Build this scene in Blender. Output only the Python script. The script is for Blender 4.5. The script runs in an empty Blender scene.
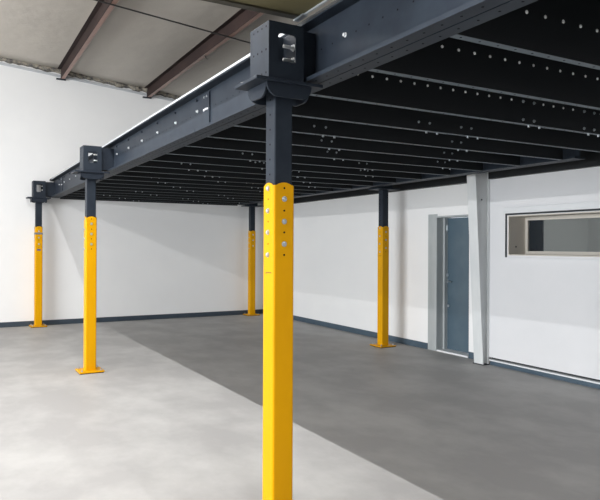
import bpy, bmesh, math, random
from mathutils import Vector, Matrix
random.seed(7)
PI = math.pi
S = bpy.context.scene
C = S.collection

# ------------------------------------------------------------------ helpers
def obj(name, bm, mats, parent=None, loc=None, rotz=0.0, smooth=False):
    me = bpy.data.meshes.new(name)
    bmesh.ops.recalc_face_normals(bm, faces=bm.faces)
    bm.to_mesh(me); bm.free()
    for m in (mats if isinstance(mats, (list, tuple)) else [mats]):
        me.materials.append(m)
    if smooth:
        for p in me.polygons: p.use_smooth = True
    o = bpy.data.objects.new(name, me); C.objects.link(o)
    if parent is not None: o.parent = parent
    if loc is not None: o.location = loc
    o.rotation_euler = (0, 0, rotz)
    return o

def thing(name, label, cat, loc=(0, 0, 0), rotz=0.0, group=None):
    o = bpy.data.objects.new(name, None); C.objects.link(o)
    o.empty_display_size = 0.1
    o.location = loc; o.rotation_euler = (0, 0, rotz)
    o['label'] = label; o['category'] = cat
    if group: o['group'] = group
    return o

def struct(o):
    o['kind'] = 'structure'; return o

def B(): return bmesh.new()

def box(bm, x0, x1, y0, y1, z0, z1, mi=0, bevel=0.0, seg=2):
    vs = [bm.verts.new(p) for p in ((x0,y0,z0),(x1,y0,z0),(x1,y1,z0),(x0,y1,z0),
                                    (x0,y0,z1),(x1,y0,z1),(x1,y1,z1),(x0,y1,z1))]
    fs = []
    for q in ((0,3,2,1),(4,5,6,7),(0,1,5,4),(1,2,6,5),(2,3,7,6),(3,0,4,7)):
        f = bm.faces.new([vs[i] for i in q]); f.material_index = mi; fs.append(f)
    if bevel > 0:
        es = list({e for f in fs for e in f.edges})
        r = bmesh.ops.bevel(bm, geom=es, offset=bevel, segments=seg, affect='EDGES', profile=0.5)
        for f in r['faces']: f.material_index = mi
    return vs

def prism(bm, pts, axis, a0, a1, mi=0):
    """extrude a 2D polygon along an axis; pts are in the other two axes in order"""
    def P(p, a):
        if axis == 'x': return (a, p[0], p[1])
        if axis == 'y': return (p[0], a, p[1])
        return (p[0], p[1], a)
    n = len(pts)
    lo = [bm.verts.new(P(p, a0)) for p in pts]; hi = [bm.verts.new(P(p, a1)) for p in pts]
    fs = [bm.faces.new(lo), bm.faces.new(hi)]
    for i in range(n):
        fs.append(bm.faces.new((lo[i], lo[(i+1) % n], hi[(i+1) % n], hi[i])))
    for f in fs: f.material_index = mi
    return lo, hi

def cyl(bm, c, d, r, h, n=12, mi=0, r2=None, dome=0.0):
    """cylinder from c along unit direction d, height h"""
    d = Vector(d).normalized(); c = Vector(c)
    a = d.orthogonal().normalized(); b = d.cross(a)
    r2 = r if r2 is None else r2
    rings = [(0, r), (h, r2)]
    if dome > 0: rings += [(h+dome*.6, r2*.75), (h+dome, r2*.3)]
    R = [[bm.verts.new(c + d*t + (a*math.cos(2*PI*i/n) + b*math.sin(2*PI*i/n))*rr) for i in range(n)] for t, rr in rings]
    fs = [bm.faces.new(R[0][::-1]), bm.faces.new(R[-1])]
    for k in range(len(R)-1):
        for i in range(n):
            fs.append(bm.faces.new((R[k][i], R[k][(i+1) % n], R[k+1][(i+1) % n], R[k+1][i])))
    for f in fs: f.material_index = mi

def disc(bm, c, d, r, n=10, mi=0):
    """thin raised dark plug standing for a drilled hole (0.6 mm)"""
    cyl(bm, c, d, r, 0.0008, n, mi)

def tube_path(bm, pts, r, n=8, mi=0):
    prev = None
    rings = []
    for i, p in enumerate(pts):
        p = Vector(p)
        t = (Vector(pts[min(i+1, len(pts)-1)]) - Vector(pts[max(i-1, 0)])).normalized()
        a = t.cross(Vector((0, 0, 1)))
        if a.length < 1e-3: a = t.cross(Vector((1, 0, 0)))
        a.normalize(); b = t.cross(a)
        rings.append([bm.verts.new(p + (a*math.cos(2*PI*k/n) + b*math.sin(2*PI*k/n))*r) for k in range(n)])
    for i in range(len(rings)-1):
        for k in range(n):
            bm.faces.new((rings[i][k], rings[i][(k+1) % n], rings[i+1][(k+1) % n], rings[i+1][k]))
    bm.faces.new(rings[0][::-1]); bm.faces.new(rings[-1])

# ---------------------------------------------------------------- materials
def mat(name, col, rough=0.5, metal=0.0, spec=0.5, noise=None, bump=None, coat=0.0):
    m = bpy.data.materials.new(name); m.use_nodes = True
    nt = m.node_tree; b = nt.nodes['Principled BSDF']
    b.inputs['Base Color'].default_value = (*col, 1)
    b.inputs['Roughness'].default_value = rough
    b.inputs['Metallic'].default_value = metal
    b.inputs['Specular IOR Level'].default_value = spec
    if coat:
        b.inputs['Coat Weight'].default_value = coat
        b.inputs['Coat Roughness'].default_value = 0.25
    tc = nt.nodes.new('ShaderNodeTexCoord')
    if noise:   # (scale, other colour, lo, hi, stretch)
        sc, c2, lo, hi, st = noise
        mp = nt.nodes.new('ShaderNodeMapping'); mp.inputs['Scale'].default_value = st
        nz = nt.nodes.new('ShaderNodeTexNoise'); nz.inputs['Scale'].default_value = sc
        nz.inputs['Detail'].default_value = 7; nz.inputs['Roughness'].default_value = 0.6
        rp = nt.nodes.new('ShaderNodeValToRGB')
        rp.color_ramp.elements[0].position = lo; rp.color_ramp.elements[0].color = (*col, 1)
        rp.color_ramp.elements[1].position = hi; rp.color_ramp.elements[1].color = (*c2, 1)
        nt.links.new(tc.outputs['Object'], mp.inputs['Vector']); nt.links.new(mp.outputs['Vector'], nz.inputs['Vector'])
        nt.links.new(nz.outputs['Fac'], rp.inputs['Fac']); nt.links.new(rp.outputs['Color'], b.inputs['Base Color'])
    if bump:    # (scale, strength, distance)
        nz2 = nt.nodes.new('ShaderNodeTexNoise'); nz2.inputs['Scale'].default_value = bump[0]
        nz2.inputs['Detail'].default_value = 5
        bp = nt.nodes.new('ShaderNodeBump'); bp.inputs['Strength'].default_value = bump[1]; bp.inputs['Distance'].default_value = bump[2]
        nt.links.new(tc.outputs['Object'], nz2.inputs['Vector']); nt.links.new(nz2.outputs['Fac'], bp.inputs['Height'])
        nt.links.new(bp.outputs['Normal'], b.inputs['Normal'])
    return m

U = (1, 1, 1)
M_wall = mat('white_painted_wall', (.885, .89, .89), .6, noise=(1.2, (.86, .865, .87), .35, .7, U), spec=.3)
M_wall_panel = mat('white_wall_panel', (.76, .765, .785), .5, noise=(1.5, (.73, .74, .76), .35, .7, U), spec=.3)
M_floor = mat('polished_concrete', (.365, .359, .356), .55, noise=(1.5, (.455, .452, .443), .42, .64, (1, .7, 1)), bump=(9, .08, .01), spec=.3)
M_steel = mat('slate_painted_steel', (.018, .024, .035), .48, noise=(5, (.023, .031, .043), .4, .6, U), spec=.17)
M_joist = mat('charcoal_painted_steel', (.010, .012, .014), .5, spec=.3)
M_flg_lit = mat('slate_flange_painted_light', (.090, .115, .135), .5, spec=.3)  # joist paint lightened: light caught by the bottom flange is put into the colour
M_deck = mat('dark_deck', (.012, .013, .014), .7, spec=.2)
M_hole = mat('drilled_hole_dark', (.006, .006, .008), .8, spec=.1)
M_yel = mat('safety_yellow_paint', (.72, .352, .0005), .42, noise=(6, (.68, .33, .0005), .4, .65, (1, 1, .3)), spec=.12)
M_zinc = mat('zinc_plated_bolt', (.50, .54, .58), .3, metal=.75)
M_rivet = mat('bright_rivet_head', (.93, .94, .95), .4)
M_zincw = mat('bright_zinc_rivet', (.88, .90, .92), .35, metal=.25)
M_base = mat('slate_blue_baseboard', (.052, .085, .118), .45, noise=(3, (.075, .112, .15), .4, .7, U))
M_baseb = mat('dark_slate_baseboard', (.035, .052, .072), .45, noise=(3, (.045, .065, .088), .4, .7, U))
M_door = mat('blue_grey_door_paint', (.072, .115, .152), .4, noise=(2.5, (.095, .14, .175), .4, .7, U))
M_frame = mat('grey_door_frame_paint', (.36, .39, .40), .42, noise=(4, (.44, .47, .48), .4, .65, (1, 1, .25)))
M_tap = mat('light_grey_primer', (.66, .69, .70), .45, noise=(3, (.74, .76, .765), .4, .65, (1, 1, .3)))
M_sill = mat('pale_sill', (.74, .76, .78), .5)
M_cream = mat('cream_window_frame', (.60, .565, .51), .5)
M_gask = mat('dark_gasket', (.02, .025, .03), .6)
M_blue = mat('navy_panel', (.022, .032, .050), .4)
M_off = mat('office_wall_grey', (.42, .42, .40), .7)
M_ins = mat('vinyl_roof_insulation', (.56, .515, .455), .55, noise=(.9, (.49, .45, .40), .35, .7, (1, .35, 1)), bump=(2.2, .35, .06))
M_edge = mat('torn_fibre_edge', (.40, .36, .29), .9, noise=(14, (.10, .10, .10), .4, .62, U), bump=(20, .9, .03))
M_angle = mat('pale_metal_angle', (.55, .57, .60), .4)
M_pur_shaded = mat('red_oxide_painted_shade', (.030, .020, .019), .6, noise=(7, (.045, .029, .026), .4, .65, (1, .15, 1)), spec=.15)  # purlin paint darkened: shade on the web is put into the colour
M_pur_lit = mat('red_oxide_flange_painted_light', (.30, .175, .14), .4, noise=(7, (.40, .235, .185), .4, .65, (1, .15, 1)))  # same paint lightened: light on the bottom flange is put into the colour
M_rod = mat('dark_rod', (.03, .028, .027), .5)
M_olive = mat('olive_deck_board', (.155, .135, .062), .6, noise=(2, (.125, .11, .055), .4, .7, U))
M_olived = mat('dark_olive_edge', (.05, .045, .03), .5)
M_trimm = mat('galvanised_edge_trim', (.50, .53, .56), .4, metal=.3)
M_blk = mat('black_shim', (.012, .012, .013), .6)
M_lab = mat('blue_label', (.05, .08, .22), .4)
M_strap = mat('grey_strap', (.17, .19, .23), .5)
M_scuff = mat('brown_scuff', (.16, .085, .01), .6)

gl = bpy.data.materials.new('window_glass'); gl.use_nodes = True
_b = gl.node_tree.nodes['Principled BSDF']
_b.inputs['Base Color'].default_value = (.62, .68, .70, 1); _b.inputs['Roughness'].default_value = .03
_b.inputs['Transmission Weight'].default_value = 1.0; _b.inputs['IOR'].default_value = 1.45

# ------------------------------------------------------------------- camera
F, YAW, ROLL, CY, H = 627.2, 0.507726, math.radians(.25), 245.8, 1.70
fw = Vector((math.sin(YAW), math.cos(YAW), 0)); r0 = Vector((math.cos(YAW), -math.sin(YAW), 0)); u0 = Vector((0, 0, 1))
r = r0*math.cos(ROLL) + u0*math.sin(ROLL); u = -r0*math.sin(ROLL) + u0*math.cos(ROLL)
cd = bpy.data.cameras.new('camera'); cam = bpy.data.objects.new('camera', cd); C.objects.link(cam)
Mx = Matrix((r, u, -fw)).transposed().to_4x4(); Mx.translation = Vector((0, 0, H)); cam.matrix_world = Mx
cd.sensor_width = 36; cd.lens = F/600*36; cd.shift_y = -(250-CY)/600; cd.clip_start = .05
S.camera = cam

# ---------------------------------------------------------------- room shell
XL, YF, YB = -13.0, -9.0, 14.2
XR, XR2 = 6.90, 6.78           # right wall, and the furred-out office part of it
YS = 6.62                      # where the office part of the wall starts
def zr(x): return 5.30 - .092*(x-3.5)

bm = B(); box(bm, XL-.3, 9.2, YF-.3, YB+.4, -.15, 0); struct(obj('floor', bm, M_floor))
bm = B(); prism(bm, [(XL, 0), (XR+.3, 0), (XR+.3, zr(XR+.3)), (XL, zr(XL))], 'y', YB, YB+.2); struct(obj('wall_back', bm, M_wall))
bm = B(); prism(bm, [(XL, 0), (9.2, 0), (9.2, zr(XR+.3)), (XR+.3, zr(XR+.3)), (XL, zr(XL))], 'y', YF-.2, YF)
struct(obj('wall_front', bm, mat('grey_front_wall', (.30, .30, .30), .8)))
# left wall with a wide roller-door opening (daylight)
bm = B()
box(bm, XL-.2, XL, -1.0, 9.0, 3.7, zr(XL)); box(bm, XL-.2, XL, YF, -1.0, 0, zr(XL)); box(bm, XL-.2, XL, 9.0, YB, 0, zr(XL))
struct(obj('wall_left', bm, M_wall))
# right wall: plain part with door opening, office part with window opening
DY0, DY1, DZ = 7.10, 7.826, 2.175
WY0, WY1, WZ0, WZ1 = 3.60, 6.21, 1.580, 2.130
bm = B()
ZT = zr(XR)+.04
box(bm, XR, XR+.3, DY1, YB, 0, ZT); box(bm, XR, XR+.3, DY0, DY1, DZ, ZT); box(bm, XR, XR+.3, YS, DY0, 0, ZT)
box(bm, XR2, XR+.3, WY1, YS, .113, ZT, 1); box(bm, XR2, XR+.3, YF, WY0, .113, ZT, 1)
box(bm, XR2, XR+.3, WY0, WY1, .113, WZ0, 1); box(bm, XR2, XR+.3, WY0, WY1, WZ1, ZT, 1)
struct(obj('wall_right', bm, [M_wall, M_wall_panel]))
# office seen through the window
bm = B(); box(bm, 8.9, 9.1, YF, YS, 0, 3.2); box(bm, XR+.3, 8.9, YS-.1, YS, 0, 3.2); box(bm, XR+.3, 8.9, YF, YS, 3.0, 3.2)
struct(obj('wall_office', bm, M_off))
# ceiling: sagging vinyl-faced insulation between the purlins, under the roof
PX = [-12.8,-10.95,-9.1,-7.25, -5.4, -3.55, -1.68, .17, 2.03, 3.88, 5.72]
bm = B()
nx, ny = 120, 46
gv = []
for i in range(nx+1):
    x = XL + (XR+.3-XL)*i/nx
    row = []
    t = ((x-.17)/1.855) % 1.0
    for j in range(ny+1):
        y = YF + (YB-YF)*j/ny
        tt = ((y-10.0)/4.0) % 1.0
        sag = .050*math.sin(PI*t)*(.45+.55*math.sin(PI*tt))
        row.append(bm.verts.new((x, y, zr(x)-sag)))
    gv.append(row)
for i in range(nx):
    for j in range(ny):
        bm.faces.new((gv[i][j], gv[i+1][j], gv[i+1][j+1], gv[i][j+1]))
top = [bm.verts.new(p) for p in ((XL, YF, zr(XL)+.2), (XR+.3, YF, zr(XR+.3)+.2), (XR+.3, YB, zr(XR+.3)+.2), (XL, YB, zr(XL)+.2))]
bm.faces.new(top)
for a, b_, ra in ((top[0], top[1], [gv[i][0] for i in range(nx+1)]), (top[3], top[2], [gv[i][ny] for i in range(nx+1)]),
                  (top[0], top[3], gv[0]), (top[1], top[2], gv[nx])):
    bm.faces.new([a] + ra + [b_])
struct(obj('ceiling', bm, M_ins, smooth=False))
for p in bpy.data.objects['ceiling'].data.polygons:
    if len(p.vertices) == 4 and p.index < nx*ny: p.use_smooth = True
# lumpy torn insulation edge at the wall head, and the pale angle under it
bm = B()
n = 150; prof = []
for i in range(n+1):
    x = -1.5 + (XR+1.4)*i/n
    h = .055 + .05*random.random()*(.4+.6*math.sin(x*2.3)**2); d = .05 + .05*random.random()
    zt = zr(x)+.02
    prof.append([bm.verts.new(q) for q in ((x, YB, zt), (x, YB-d*.8, zt-.01), (x, YB-d, zt-h*.5-.02), (x, YB-d*.5, zt-h-.02), (x, YB, zt-h-.04))])
for i in range(n):
    for k in range(4): bm.faces.new((prof[i][k], prof[i+1][k], prof[i+1][k+1], prof[i][k+1]))
    bm.faces.new((prof[i][4], prof[i+1][4], prof[i+1][0], prof[i][0]))
bm.faces.new(prof[0]); bm.faces.new(prof[-1][::-1])
struct(obj('trim_1', bm, M_edge, smooth=True))
bm = B()
prism(bm, [(-1.5, zr(-1.5)-.165), (XR-.1, zr(XR-.1)-.165), (XR-.1, zr(XR-.1)-.115), (-1.5, zr(-1.5)-.115)], 'y', YB-.02, YB)
struct(obj('trim_2', bm, M_angle))
# baseboards
bm = B(); box(bm, XL, XR, YB-.016, YB, 0, .105, 0, .003); struct(obj('baseboard_back', bm, M_baseb))
bm = B()
box(bm, XR-.014, XR, 8.03, YB-.018, 0, .10); box(bm, XR-.014, XR, YS+.14, 7.09, 0, .10)
struct(obj('baseboard_right', bm, M_base))
bm = B()   # the curb below the office wall: blue base, white lip, dark slot
box(bm, XR2+.012, XR2+.2, YF, YS-.06, 0, .062, 0); box(bm, XR2-.012, XR2+.2, YF, YS-.06, .062, .082, 1); box(bm, XR2+.05, XR2+.2, YF, YS-.06, .082, .114, 2)
struct(obj('trim_3', bm, [M_base, M_sill, M_gask]))

# window_1
bm = B()
y0, y1, z0, z1 = WY0, WY1, WZ0, WZ1
def ring(bm, x0, x1, ya, yb, za, zb, t, mi=0):
    box(bm, x0, x1, ya, ya+t, za, zb, mi); box(bm, x0, x1, yb-t, yb, za, zb, mi)
    box(bm, x0, x1, ya+t, yb-t, za, za+t, mi); box(bm, x0, x1, ya+t, yb-t, zb-t, zb, mi)
ring(bm, XR2-.018, XR2+.36, y0, y1, z0, z1, .014)
win = struct(obj('window_1', bm, M_cream))
bm = B(); box(bm, XR2-.010, XR2-.0005, y1+.034, y1+.06, z0-.03, z1+.030); box(bm, XR2-.012, XR2-.0005, y0-.05, y1+.034, z1+.008, z1+.030)
obj('gasket', bm, M_gask, win)
bm = B(); box(bm, XR2-.03, XR2-.0005, y0-.1, y1+.07, z1+.032, z1+.115, 0, .004); box(bm, XR2-.03, XR2-.0005, y0-.1, y1+.07, z0-.045, z0-.027)
obj('head_trim', bm, M_sill, win)
bm = B(); ring(bm, 7.085, 7.135, y0+.014, y1-.014, z0+.014, z1-.014, .045); obj('sash', bm, M_cream, win)
bm = B(); box(bm, 7.108, 7.114, y0+.05, y1-.05, z0+.05, z1-.05); obj('pane', bm, gl, win)
bm = B(); box(bm, 7.122, 7.132, y1-.30, y1-.06, z0+.06, z1-.06); obj('blind_panel', bm, M_blue, win)
bm = B(); cyl(bm, (6.9, y1-.0142, 1.70), (0, -1, 0), .012, .006); obj('screw', bm, M_gask, win)

# door_1
bm = B()
box(bm, XR-.016, XR+.19, DY1-.012, 8.022, 0, 2.225, 0, .004)
box(bm, XR-.006, XR+.19, DY0, DY1-.012, 2.165, 2.19)
box(bm, XR+.10, XR+.19, DY0, DY0+.012, 0, 2.165)
door = struct(obj('door_1', bm, M_frame))
bm = B(); box(bm, XR+.12, XR+.19, DY1-.05, DY1-.0125, .03, 2.164, 0, .003); obj('stop', bm, M_frame, door)
bm = B(); box(bm, 7.087, 7.13, DY0+.014, DY1-.013, .03, 2.16, 0, .002); leaf = obj('leaf', bm, M_door, door)
bm = B(); box(bm, XR-.01, 7.13, DY0+.013, DY1-.013, 0, .028, 0, .004); obj('threshold', bm, M_sill, door)
bm = B()
cyl(bm, (7.087, 7.775, 1.135), (-1, 0, 0), .026, .012, 16); cyl(bm, (7.075, 7.775, 1.135), (-1, 0, 0), .010, .035, 10)
tube_path(bm, [(7.042, 7.78, 1.135), (7.040, 7.74, 1.135), (7.041, 7.68, 1.132), (7.046, 7.655, 1.13)], .009)
obj('handle', bm, M_zinc, leaf, smooth=False)
bm = B(); cyl(bm, (7.087, 7.775, 1.235), (-1, 0, 0), .026, .014, 16); box(bm, 7.053, 7.075, 7.770, 7.780, 1.215, 1.255); obj('deadbolt', bm, M_zinc, leaf)
bm = B(); cyl(bm, (7.087, 7.745, .735), (-1, 0, 0), .022, .02, 14, dome=.008); obj('door_stop', bm, M_zinc, leaf)
bm = B(); box(bm, 7.060, 7.087, 7.765, 7.795, 1.95, 2.05, 0, .004); obj('catch', bm, M_zinc, leaf)

# --------------------------------------------------------------- roof framing
PUR_LAB = {2.03: 'dark red oxide roof purlin at upper left, foot on the bare white wall',
           3.88: 'dark red oxide roof purlin dropping behind the top of the black steel beam'}
for x in PX:
    if x not in PUR_LAB: continue
    o = thing('roof_purlin', PUR_LAB[x], 'roof beam', (x, 0, zr(x)), 0, 'purlins under the insulated roof')
    bm = B()   # Z section: top flange, web, bottom flange with lip
    w, hgt, t = .075, .20, .006
    box(bm, -t/2, t/2, YF+.01, YB-.06, -hgt, -.0)
    box(bm, -w, -t/2, YF+.01, YB-.06, -t, 0)
    obj('web', bm, M_pur_shaded, o)
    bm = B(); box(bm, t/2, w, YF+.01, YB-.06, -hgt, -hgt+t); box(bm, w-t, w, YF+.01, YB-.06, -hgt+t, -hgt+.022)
    obj('flange', bm, M_pur_lit, o)
    bm = B(); box(bm, -.09, .10, YB-.06, YB-.001, -.22, -.195); box(bm, .002, .07, YB-.055, YB-.001, -.195, -.06)
    obj('wall_clip', bm, M_steel, o)
    if x > 3:
        bm = B()
        tube_path(bm, [(.05, 10.55, -.2), (.055, 10.54, -.235), (.09, 10.53, -.26)], .008)
        obj('hook', bm, M_rod, o)
bm = B()
tube_path(bm, [(-3 + i*.5, 9.38, zr(-3+i*.5)-.211) for i in range(20)], .012, 6)
rod = obj('bracing_rod', bm, M_rod); rod['label'] = 'thin black rod running across below the two roof purlins'; rod['category'] = 'rod'

# tapered building column on the right wall
o = thing('tapered_wall_column', 'pale grey tapered steel frame column standing against the right wall beside the door', 'column', (6.72, 6.66, 0))
def xin(z): return 6.662 - (6.662-6.511)*z/2.574
zt = 4.7
bm = B()
v = [(xin(0)-6.72, .012), (xin(zt)-6.72, zt), (xin(zt)-6.72+.012, zt), (xin(0)-6.72+.012, .012)]
prism(bm, v, 'y', -.09, .085); obj('inner_flange', bm, M_tap, o)
bm = B(); v = [(xin(0)-6.72+.012, .012), (xin(zt)-6.72+.012, zt), (.045, zt), (.045, .012)]
prism(bm, v, 'y', -.050, -.042); obj('web', bm, M_tap, o)
bm = B(); box(bm, .045, .057, -.09, -.0425, .012, zt); obj('outer_flange', bm, M_tap, o)
bm = B(); box(bm, -.075, .06, -.10, .095, 0, .012); obj('base_plate', bm, M_gask, o)
bm = B(); cyl(bm, (-.10, -.090, 2.37), (0, -1, 0), .012, .006); obj('bolt', bm, M_gask, o)

# ------------------------------------------------------------------ mezzanine
GRP = 'yellow sleeved columns under the mezzanine'
COLW, INW = .143, .122
SZ = 2.075                  # top of the yellow sleeve
def make_column(name, label, loc, mirror=False, rotz=0.0, extra=None, shift=-.012, SZ=2.075):
    o = thing(name, label, 'column', loc, rotz, GRP)
    # base plate with shim and anchors
    bm = B(); box(bm, -.16, .16, -.16, .16, .010, .028, 0, .003); bp = obj('base_plate', bm, M_yel, o)
    bm = B(); box(bm, -.152, .152, -.152, .152, 0, .010); obj('shim', bm, M_blk, bp)
    for sx in (-1, 1):
        for sy in (-1, 1):
            bm = B(); cyl(bm, (sx*.122, sy*.122, .028), (0, 0, 1), .014, .010, 6); cyl(bm, (sx*.122, sy*.122, .038), (0, 0, 1), .007, .018, 8)
            obj('anchor_bolt', bm, M_zinc, bp)
    # sleeve: four rounded walls with a domed top on each face
    bm = B()
    w = COLW/2; rc = .016
    ringpts = []
    for cx, cy, a0 in ((1, 1, 0), (-1, 1, 90), (-1, -1, 180), (1, -1, 270)):
        for k in range(5):
            a = math.radians(a0 + 90*k/4)
            ringpts.append((cx*(w-rc)+rc*math.cos(a), cy*(w-rc)+rc*math.sin(a)))
        nxt = {0: (-1, 1), 90: (-1, -1), 180: (1, -1), 270: (1, 1)}[a0]
        for k in range(1, 6):     # points along the flat, for the domed top edge
            f = k/6
            p0 = (cx*(w-rc)+rc*math.cos(math.radians(a0+90)), cy*(w-rc)+rc*math.sin(math.radians(a0+90)))
            p1 = (nxt[0]*(w-rc)+rc*math.cos(math.radians(a0+90)), nxt[1]*(w-rc)+rc*math.sin(math.radians(a0+90)))
            ringpts.append((p0[0]*(1-f)+p1[0]*f, p0[1]*(1-f)+p1[1]*f))
    def zt_(p):
        m = min(abs(p[0]), abs(p[1]))/(w-rc)
        return SZ + .004 - .018*max(0, min(1, m))**2.2
    lo = [bm.verts.new((p[0], p[1], .028)) for p in ringpts]
    hi = [bm.verts.new((p[0], p[1], zt_(p))) for p in ringpts]
    k_in = (INW/2+.0008)/w
    hin = [bm.verts.new((max(-INW/2-.0006, min(INW/2+.0006, p[0]*.93)), max(-INW/2-.0006, min(INW/2+.0006, p[1]*.93)), zt_(p)-.002)) for p in ringpts]
    n = len(ringpts)
    for i in range(n):
        j = (i+1) % n
        bm.faces.new((lo[i], lo[j], hi[j], hi[i])); bm.faces.new((hi[i], hi[j], hin[j], hin[i]))
    bm.faces.new(lo[::-1])
    zb = [SZ-.095, SZ-.230, SZ-.365]           # front / rear bolts
    zs = [SZ-.030, SZ-.165, SZ-.295, SZ-.430]  # side bolts
    for d in ((0, -1, 0), (0, 1, 0)):
        for z in zs: disc(bm, (0, d[1]*w, z), d, .0065, 10, 1)
    for d in ((-1, 0, 0), (1, 0, 0)):
        for z in zb: disc(bm, (d[0]*w, 0, z), d, .0055, 10, 1)
    sl = obj('sleeve', bm, [M_yel, M_hole], o)
    for p in sl.data.polygons:
        if p.material_index == 0 and len(p.vertices) == 4: p.use_smooth = False
    def bolt(c, d):
        bm = B(); cyl(bm, c, d, .0165, .003, 16); c2 = Vector(c)+Vector(d)*.003
        cyl(bm, c2, d, .0125, .008, 6, r2=.0118, dome=.003); obj('bolt', bm, M_zinc, sl)
    for z in zb:
        bolt((0, -w, z), (0, -1, 0)); bolt((0, w, z), (0, 1, 0))
    for z in zs:
        bolt((-w, 0, z), (-1, 0, 0)); bolt((w, 0, z), (1, 0, 0))
    if extra == 'scuff':
        bm = B(); box(bm, -w-.0012, -w+.001, -.045, .02, 1.535, 1.541); box(bm, -w-.0012, -w+.001, .02, .03, 1.530, 1.538)
        obj('scuff', bm, M_scuff, sl)
    if extra == 'labels':
        bm = B(); ring2 = w+.004
        for a, b_, c_, d_ in ((-ring2, ring2, -ring2, -w+.0005), (-ring2, ring2, w-.0005, ring2), (-ring2, -w+.0005, -w, w), (w-.0005, ring2, -w, w)):
            box(bm, a, b_, c_, d_, SZ-.165, SZ-.125)
        obj('strap', bm, M_strap, sl)
        bm = B(); box(bm, -.035, .035, -w-.0015, -w+.0005, SZ-.50, SZ-.465); obj('sticker', bm, M_lab, sl)
    # inner tube
    bm = B(); i2 = INW/2
    t = box(bm, -i2, i2, -i2, i2, SZ-.05, 2.655, 0, .010, 3)
    for z in (2.13, 2.22, 2.31, 2.40, 2.49, 2.58):
        disc(bm, (-i2, 0, z), (-1, 0, 0), .006, 10, 1)
    obj('inner_tube', bm, [M_steel, M_hole], o)
    # cap plate and rounded collar under it
    m = -1 if mirror else 1
    bm = B(); xs = sorted((-.228*m, .218*m)); box(bm, xs[0], xs[1], -.155, .155, 2.655, 2.675, 0, .003); cp = obj('cap_plate', bm, M_steel, o)
    def halfpl(hw):
        pts = [(-hw, 2.655)]
        for k in range(7):
            a = PI + k*PI/12; pts.append((-hw+.075+.075*math.cos(a), 2.648+.075*math.sin(a)))
        for k in range(7):
            a = 1.5*PI + k*PI/12; pts.append((hw-.075+.075*math.cos(a), 2.648+.075*math.sin(a)))
        pts.append((hw, 2.655)); return pts
    for s in () if mirror else (-1, 1):
        bm = B(); prism(bm, halfpl(.150), 'y', s*.132, s*.120); obj('gusset', bm, M_steel, cp)
        bm = B(); prism(bm, halfpl(.118), 'x', s*.150, s*.138); obj('gusset', bm, M_steel, cp)
    # head box: four plates, the front and rear ones with an opening
    z0, z1 = 2.675, 3.012
    bx = .118; sh = .012*m
    hb = None
    bm = B()
    ox0, ox1, oz0, oz1 = -.055, .062, 2.785, 2.950
    def holed(y0_, y1_):
        box(bm, -bx, ox0, y0_, y1_, z0, z1); box(bm, ox1, bx, y0_, y1_, z0, z1)
        box(bm, ox0, ox1, y0_, y1_, z0, oz0); box(bm, ox0, ox1, y0_, y1_, oz1, z1)
        for cx, cz, sx, sz in ((ox0, oz0, 1, 1), (ox1, oz0, -1, 1), (ox1, oz1, -1, -1), (ox0, oz1, 1, -1)):
            q = .016                        # rounded corners of the opening
            prism(bm, [(cx, cz), (cx+sx*q, cz), (cx+sx*q*.3, cz+sz*q*.3), (cx, cz+sz*q)], 'y', y0_, y1_)
    sh += shift
    holed(-.125, -.113); holed(.113, .125)
    box(bm, -bx, -bx+.012, -.113, .113, z0, z1); box(bm, bx-.012, bx, -.113, .113, z0, z1)
    for z in (2.985, 2.85, 2.715):
        for y in (-.09, -.035, .02, .075): disc(bm, (-bx, y, z), (-1, 0, 0), .0065, 10, 1)
    hb = obj('head_box', bm, [M_steel, M_hole], o, loc=(sh, 0, 0))
    gap = (beamX(loc[1]) - .013) - (loc[0] + sh + bx) if not mirror else (loc[0] + sh - bx) - (6.155 + .013)
    if gap > .01:
        bm = B(); a_, b2 = sorted((m*(bx+.0005), m*(bx+gap-.001))); box(bm, a_, b2, -.085, .085, 2.705, 3.0)
        obj('spacer', bm, M_steel, hb)
    for z in (2.832, 2.912):     # bolts through the box into the beam web
        bm = B(); xs = m*(bx-.012)
        cyl(bm, (xs, -.02, z), (-m, 0, 0), .022, .004, 14); cyl(bm, (xs-m*.004, -.02, z), (-m, 0, 0), .016, .013, 6); cyl(bm, (xs-m*.017, -.02, z), (-m, 0, 0), .010, .055, 10)
        obj('bolt', bm, M_zincw, hb)
    return o

TH = .0150
TB = .0050
def beamX(y): return 1.957 - TB*(y-3.4)
def rowX(y): return 1.742 - TH*(y-3.4)
make_column('support_column', 'nearest yellow column, tall in the foreground centre, base out of view', (rowX(3.4), 3.40, 0), rotz=TH, extra='scuff', shift=-.030)
make_column('support_column', 'middle column of the left row, yellow, standing on the open pale floor', (rowX(8.72)-.030, 8.72, 0), rotz=TH)
make_column('support_column', 'farthest left yellow column at the back wall, with grey strap and blue sticker', (rowX(14.0), 14.0, 0), rotz=TH, extra='labels')
make_column('support_column', 'yellow column on the shaded floor in the far corner, touching the back wall', (6.42, 13.96, 0), mirror=True, SZ=2.06)
make_column('support_column', 'yellow column on the shaded floor left of the blue-grey door', (6.415, 8.62, 0), mirror=True, extra='scuff', SZ=2.035)

JY = [.24, .89, 1.54, 2.20, 2.86, 3.53] + [4.16 + .611*k for k in range(0, 17)]
JY = [y for y in JY if .8 < y < 13.95]
BZ0, BZ1 = 2.690, 3.050
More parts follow.
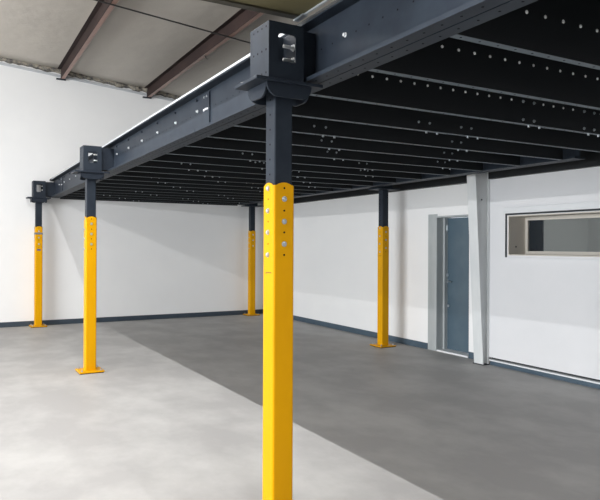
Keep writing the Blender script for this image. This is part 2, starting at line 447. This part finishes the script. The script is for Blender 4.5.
# beam of two back-to-back channels; local x from the column line, local y from the first column
def make_beam(label, ya, yb, xc, rot=0.0, loc=(0, 0, 0), side=1, bolts=True, ends=(0, 0)):
    o = thing('steel_beam', label, 'beam', loc, rot, 'steel beams of the mezzanine edge' if side == 1 else None)
    fwid, t = .088, .008
    for s, nm in ((-1, 'outer_channel'), (1, 'inner_channel')):
        bm = B()
        g = .004*s
        def X(a, b_): return sorted((xc+g+s*a, xc+g+s*b_))
        a, b_ = X(0, t); box(bm, a, b_, ya, yb, BZ0, BZ1)
        a, b_ = X(t, fwid); box(bm, a, b_, ya, yb, BZ0, BZ0+t); box(bm, a, b_, ya, yb, BZ1-t, BZ1)
        a, b_ = X(fwid-.006, fwid); box(bm, a, b_, ya, yb, BZ0+t, BZ0+.024)
        y = ya + .09
        while y < yb - .05:
            c = xc+g+s*t
            disc(bm, (c, y, 2.885), (s, 0, 0), .0055, 8, 1)
            disc(bm, (xc+g+s*.045, y, BZ0), (0, 0, -1), .0065, 8, 1)
            y += .122
        ch = obj(nm, bm, [M_steel, M_hole], o)
        if s == -1 and bolts:
            for jy in JY:
                ly = jy - loc[1]
                if not (ya+.05 < ly < yb-.05): continue
                if ya < 0 and not (2.7 < jy < 3.2): continue
                if min(abs(jy-c_) for c_ in (3.4, 8.72, 14.0)) < .14: continue
                for z, dy in (((2.905, 0.0), (3.005, .01)) if ya > 0 else ((2.895, .12),)):
                    bm = B(); cyl(bm, (xc+g-t, ly+dy, z), (-1, 0, 0), .014, .003, 12); cyl(bm, (xc+g-t-.003, ly+dy, z), (-1, 0, 0), .010, .012, 6)
                    obj('bolt', bm, M_zincw if z < 2.95 else M_steel, ch)
    if ends[1]:
        bm = B(); box(bm, xc-.012-.012, xc-.0125, yb-.16, yb-.004, BZ0+.03, BZ1-.03)
        sp = obj('splice_plate', bm, M_steel, o)
        for yy, z in ((yb-.13, 2.875), (yb-.09, 2.878), (yb-.05, 2.875), (yb-.12, 2.985), (yb-.06, 2.985)):
            bm = B(); cyl(bm, (xc-.024, yy, z), (-1, 0, 0), .010, .010, 6); obj('bolt', bm, M_zincw if z < 2.9 else M_zinc, sp)
    return o
LOC = (rowX(3.4), 3.4, 0)
make_beam('nearest dark steel beam, passing overhead at upper right of the foreground column', -3.3, 1.83, .215, TB, LOC, 1, True, (0, 1))
make_beam('long dark steel beam running from the foreground column past the middle column', 1.836, 9.65, .215, TB, LOC, 1, True, (0, 1))
make_beam('short dark end length of steel beam reaching the farthest left column', 9.656, 10.74, .215, TB, LOC, 1, True)
make_beam('dark steel beam over the two columns of the right row, behind the joist ends', -4, 5.45, 0, 0, (6.155, 8.62, 0), 2, False)

# joists: C sections between the beams
def place_words(k):
    return k
DEEP = [y for y in JY]
NAMES = {}
order = ['first', 'second', 'third', 'fourth', 'fifth', 'sixth', 'seventh', 'eighth', 'ninth', 'tenth', 'eleventh', 'twelfth',
         'thirteenth', 'fourteenth', 'fifteenth', 'sixteenth', 'seventeenth', 'eighteenth', 'nineteenth', 'twentieth', 'twenty-first', 'twenty-second']
vis = [y for y in JY if y > 2.0]
for k, y in enumerate(JY):
    x0 = beamX(y) + .094
    x1 = 6.155 - .094
    if y > 2.0:
        kk = vis.index(y); rem = len(vis)-1-kk
        if kk == 0: lab = 'charcoal floor joist nearest the camera, showing at the top right corner'
        elif rem == 0: lab = 'charcoal floor joist farthest back, next to the back wall rim'
        elif kk <= 10: lab = '%s charcoal floor joist counted from the top right corner' % order[kk]
        else: lab = '%s charcoal floor joist counted forward from the back wall' % order[rem]
    else:
        lab = 'charcoal floor joist above the camera, its foot edge past the top right corner'
    o = thing('floor_joist', lab, 'joist', (x0, y, 2.69), 0, 'parallel joists under the mezzanine deck')
    L = x1-x0; hh = .355; t = .004; fl = .052
    bm = B()
    box(bm, 0, L, 0, t, 0, hh)
    bw = obj('web', bm, M_joist, o)
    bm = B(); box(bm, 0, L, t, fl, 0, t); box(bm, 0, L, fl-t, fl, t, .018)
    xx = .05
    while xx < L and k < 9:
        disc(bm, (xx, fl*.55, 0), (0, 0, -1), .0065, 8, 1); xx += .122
    obj('bottom_flange', bm, [M_flg_lit, M_hole], o)
    bm = B(); box(bm, 0, L, t, fl, hh-t, hh); obj('top_flange', bm, M_joist, o)
    if y > 2.0 and k <= 4:
        pitch, dz, x_first = {2: (.137, .188, 2.108), 3: (.131, .202, 2.162), 4: (.1225, .176, 2.16)}.get(k, (.13, .2, 2.2))
        xx = x_first - x0
        while xx < L-.05 and xx < 3.4:
            if not (k == 4 and (abs(xx+x0-4.07) < .11 or abs(xx+x0-4.82) < .11)):
                bm = B(); cyl(bm, (xx, 0, dz), (0, -1, 0), .0095, .003, 10, dome=.003)
                obj('rivet', bm, M_rivet, bw)
            xx += pitch
    # splices: pairs of bolts in the web, nuts under the flange
    rnd = random.Random(k*31+5)
    if k == 4:
        for x_ in (4.006, 4.133, 4.755, 4.888):
            for z in (.03, .176):
                bm = B(); cyl(bm, (x_-x0, 0, z), (0, -1, 0), .013, .003, 12); cyl(bm, (x_-x0, -.003, z), (0, -1, 0), .009, .009, 6)
                obj('bolt', bm, M_zinc, bw)
            bm = B(); cyl(bm, (x_-x0+.10, fl*.55, 0), (0, 0, -1), .010, .016, 6); obj('nut', bm, M_zinc, bw)
    elif k > 4:
        f = ((k*.37) % 1.0)
        for x_ in ((3.46, 3.94) if k == 5 else (L*(.12+.30*f), L*(.52+.30*f))):
            for dx in (0, .12):
                bm = B(); cyl(bm, (x_+dx-(x0 if k == 5 else 0), 0, .065), (0, -1, 0), .011, .003, 12); cyl(bm, (x_+dx-(x0 if k == 5 else 0), -.003, .065), (0, -1, 0), .008, .009, 6)
                obj('bolt', bm, M_zinc, bw)
                bm = B(); cyl(bm, (x_+dx+.11-(x0 if k == 5 else 0), fl*.55, 0), (0, 0, -1), .010, .016, 6); obj('nut', bm, M_zinc, bw)

# deck, rim at the back and ledger at the right wall
bm = B()
XD = 6.77
x_at = lambda y: beamX(y)-.09
prism(bm, [(x_at(.3)+.02, .3), (XD, .3), (XD, 6.52), (6.42, 6.52), (6.42, 6.80), (XD, 6.80), (XD, 14.14), (x_at(14.14), 14.14)], 'z', 3.052, 3.082)
d = obj('mezzanine_deck', bm, M_deck); d['label'] = 'dark mezzanine floor deck lying on top of the joists'; d['category'] = 'deck'
bm = B()
x_e = lambda y: beamX(y)-.098
prism(bm, [(x_e(3.55), 3.55), (x_at(3.55)-.001, 3.55), (x_at(13.84)-.001, 13.84), (x_e(13.84), 13.84)], 'z', 3.053, 3.071)
d = obj('deck_edge_trim', bm, M_trimm); d['label'] = 'bright thin metal edge strip along the top of the beam, left of the foreground column'; d['category'] = 'trim strip'
bm = B(); box(bm, 6.79, 6.895, 6.80, 14.10, 2.665, 3.05); d = obj('wall_ledger', bm, M_joist)
d['label'] = 'dark ledger channel fixed along the top of the right wall beyond the door'; d['category'] = 'ledger'
bm = B(); box(bm, 6.70, 6.775, .4, 6.52, 2.665, 3.05); d = obj('wall_ledger', bm, M_joist)
d['label'] = 'dark ledger channel fixed to the wall above the long window'; d['category'] = 'ledger'
bm = B(); box(bm, beamX(14)+.1, 6.05, 13.9885, 14.05, 2.665, 3.0515); d = obj('rim_channel', bm, M_joist)
d['label'] = 'dark rim channel closing the far end of the mezzanine at the back wall'; d['category'] = 'rim channel'

# landing deck panel at the top, outside the beam
o = thing('landing_panel', 'olive deck panel overhead at the top edge beside the foreground column head', 'deck panel', (1.43, 2.83, 3.09))
bm = B(); box(bm, -.41, .425, -.5, .50, .012, .04)
disc(bm, (.27, .27, .012), (0, 0, -1), .008, 10, 1); obj('board', bm, [M_olive, M_hole], o)
for ya_, yb_ in ((.50, .555), (-.555, -.5)):
    bm = B(); box(bm, -.41, .425, ya_, yb_, 0, .06); obj('end_channel', bm, M_olived, o)
bm = B(); box(bm, .425, .436, -.555, .555, 0, .012); obj('side_trim', bm, M_trimm, o)
bm = B(); box(bm, .40, .434, .44, .555, -.012, -.001); obj('clip', bm, M_zinc, o)

# -------------------------------------------------------------------- lights
def strip(name, x, z, y0, y1, power, wid=.02, tgt=None, col=(1, .99, .985), rot=0.0):
    ld = bpy.data.lights.new(name, 'AREA'); ld.shape = 'RECTANGLE'
    ld.size = wid; ld.size_y = y1-y0; ld.energy = power; ld.color = col
    lo = bpy.data.objects.new(name, ld); C.objects.link(lo)
    lo.location = (x, (y0+y1)/2, z)
    d = Vector((0, 0, -1)) if tgt is None else Vector((tgt[0]-x, 0, tgt[1]-z)).normalized()
    yv = Vector((0, 1, 0)); zv = -d; xv = yv.cross(zv)
    R_ = Matrix.Rotation(rot, 4, 'Z') @ Matrix((xv, yv, zv)).transposed().to_4x4(); R_.translation = lo.location; lo.matrix_world = R_
    return lo
strip('linear_lamp', 0.923, 5.2, -5, 4, 325, .012, rot=TB)
strip('linear_lamp', .887, 5.2, 4.2, 9.35, 245, .012, rot=TB)
strip('linear_lamp', -4.4, 5.2, 0, 9, 250, .02, (2, 2), rot=TB)
strip('linear_lamp', -12.6, 3.71, -1, 9, 780, .03, (2, 2.6))
ld = bpy.data.lights.new('door_daylight', 'AREA'); ld.shape = 'RECTANGLE'; ld.size = 3.6; ld.size_y = 9.9
ld.energy = 1520; ld.color = (.93, .97, 1.0)
lo = bpy.data.objects.new('door_daylight', ld); C.objects.link(lo)
R_ = Matrix((Vector((0, 0, 1)), Vector((0, 1, 0)), Vector((-1, 0, 0)))).transposed().to_4x4(); R_.translation = Vector((XL-.05, 4.0, 1.85)); lo.matrix_world = R_
ld = bpy.data.lights.new('office_fill_light', 'AREA'); ld.size = .8; ld.energy = 30  # fill light added to brighten the office behind the glass, no fixture seen
lo = bpy.data.objects.new('office_fill_light', ld); C.objects.link(lo); lo.location = (8.1, 4.3, 2.95)

w = bpy.data.worlds.new('world'); S.world = w; w.use_nodes = True
w.node_tree.nodes['Background'].inputs['Color'].default_value = (.85, .92, 1, 1)
w.node_tree.nodes['Background'].inputs['Strength'].default_value = 1.4

S.view_settings.view_transform = 'Standard'; S.view_settings.look = 'None'
S.view_settings.gamma = 1.0; S.view_settings.exposure = 0.0; S.view_settings.use_curve_mapping = False
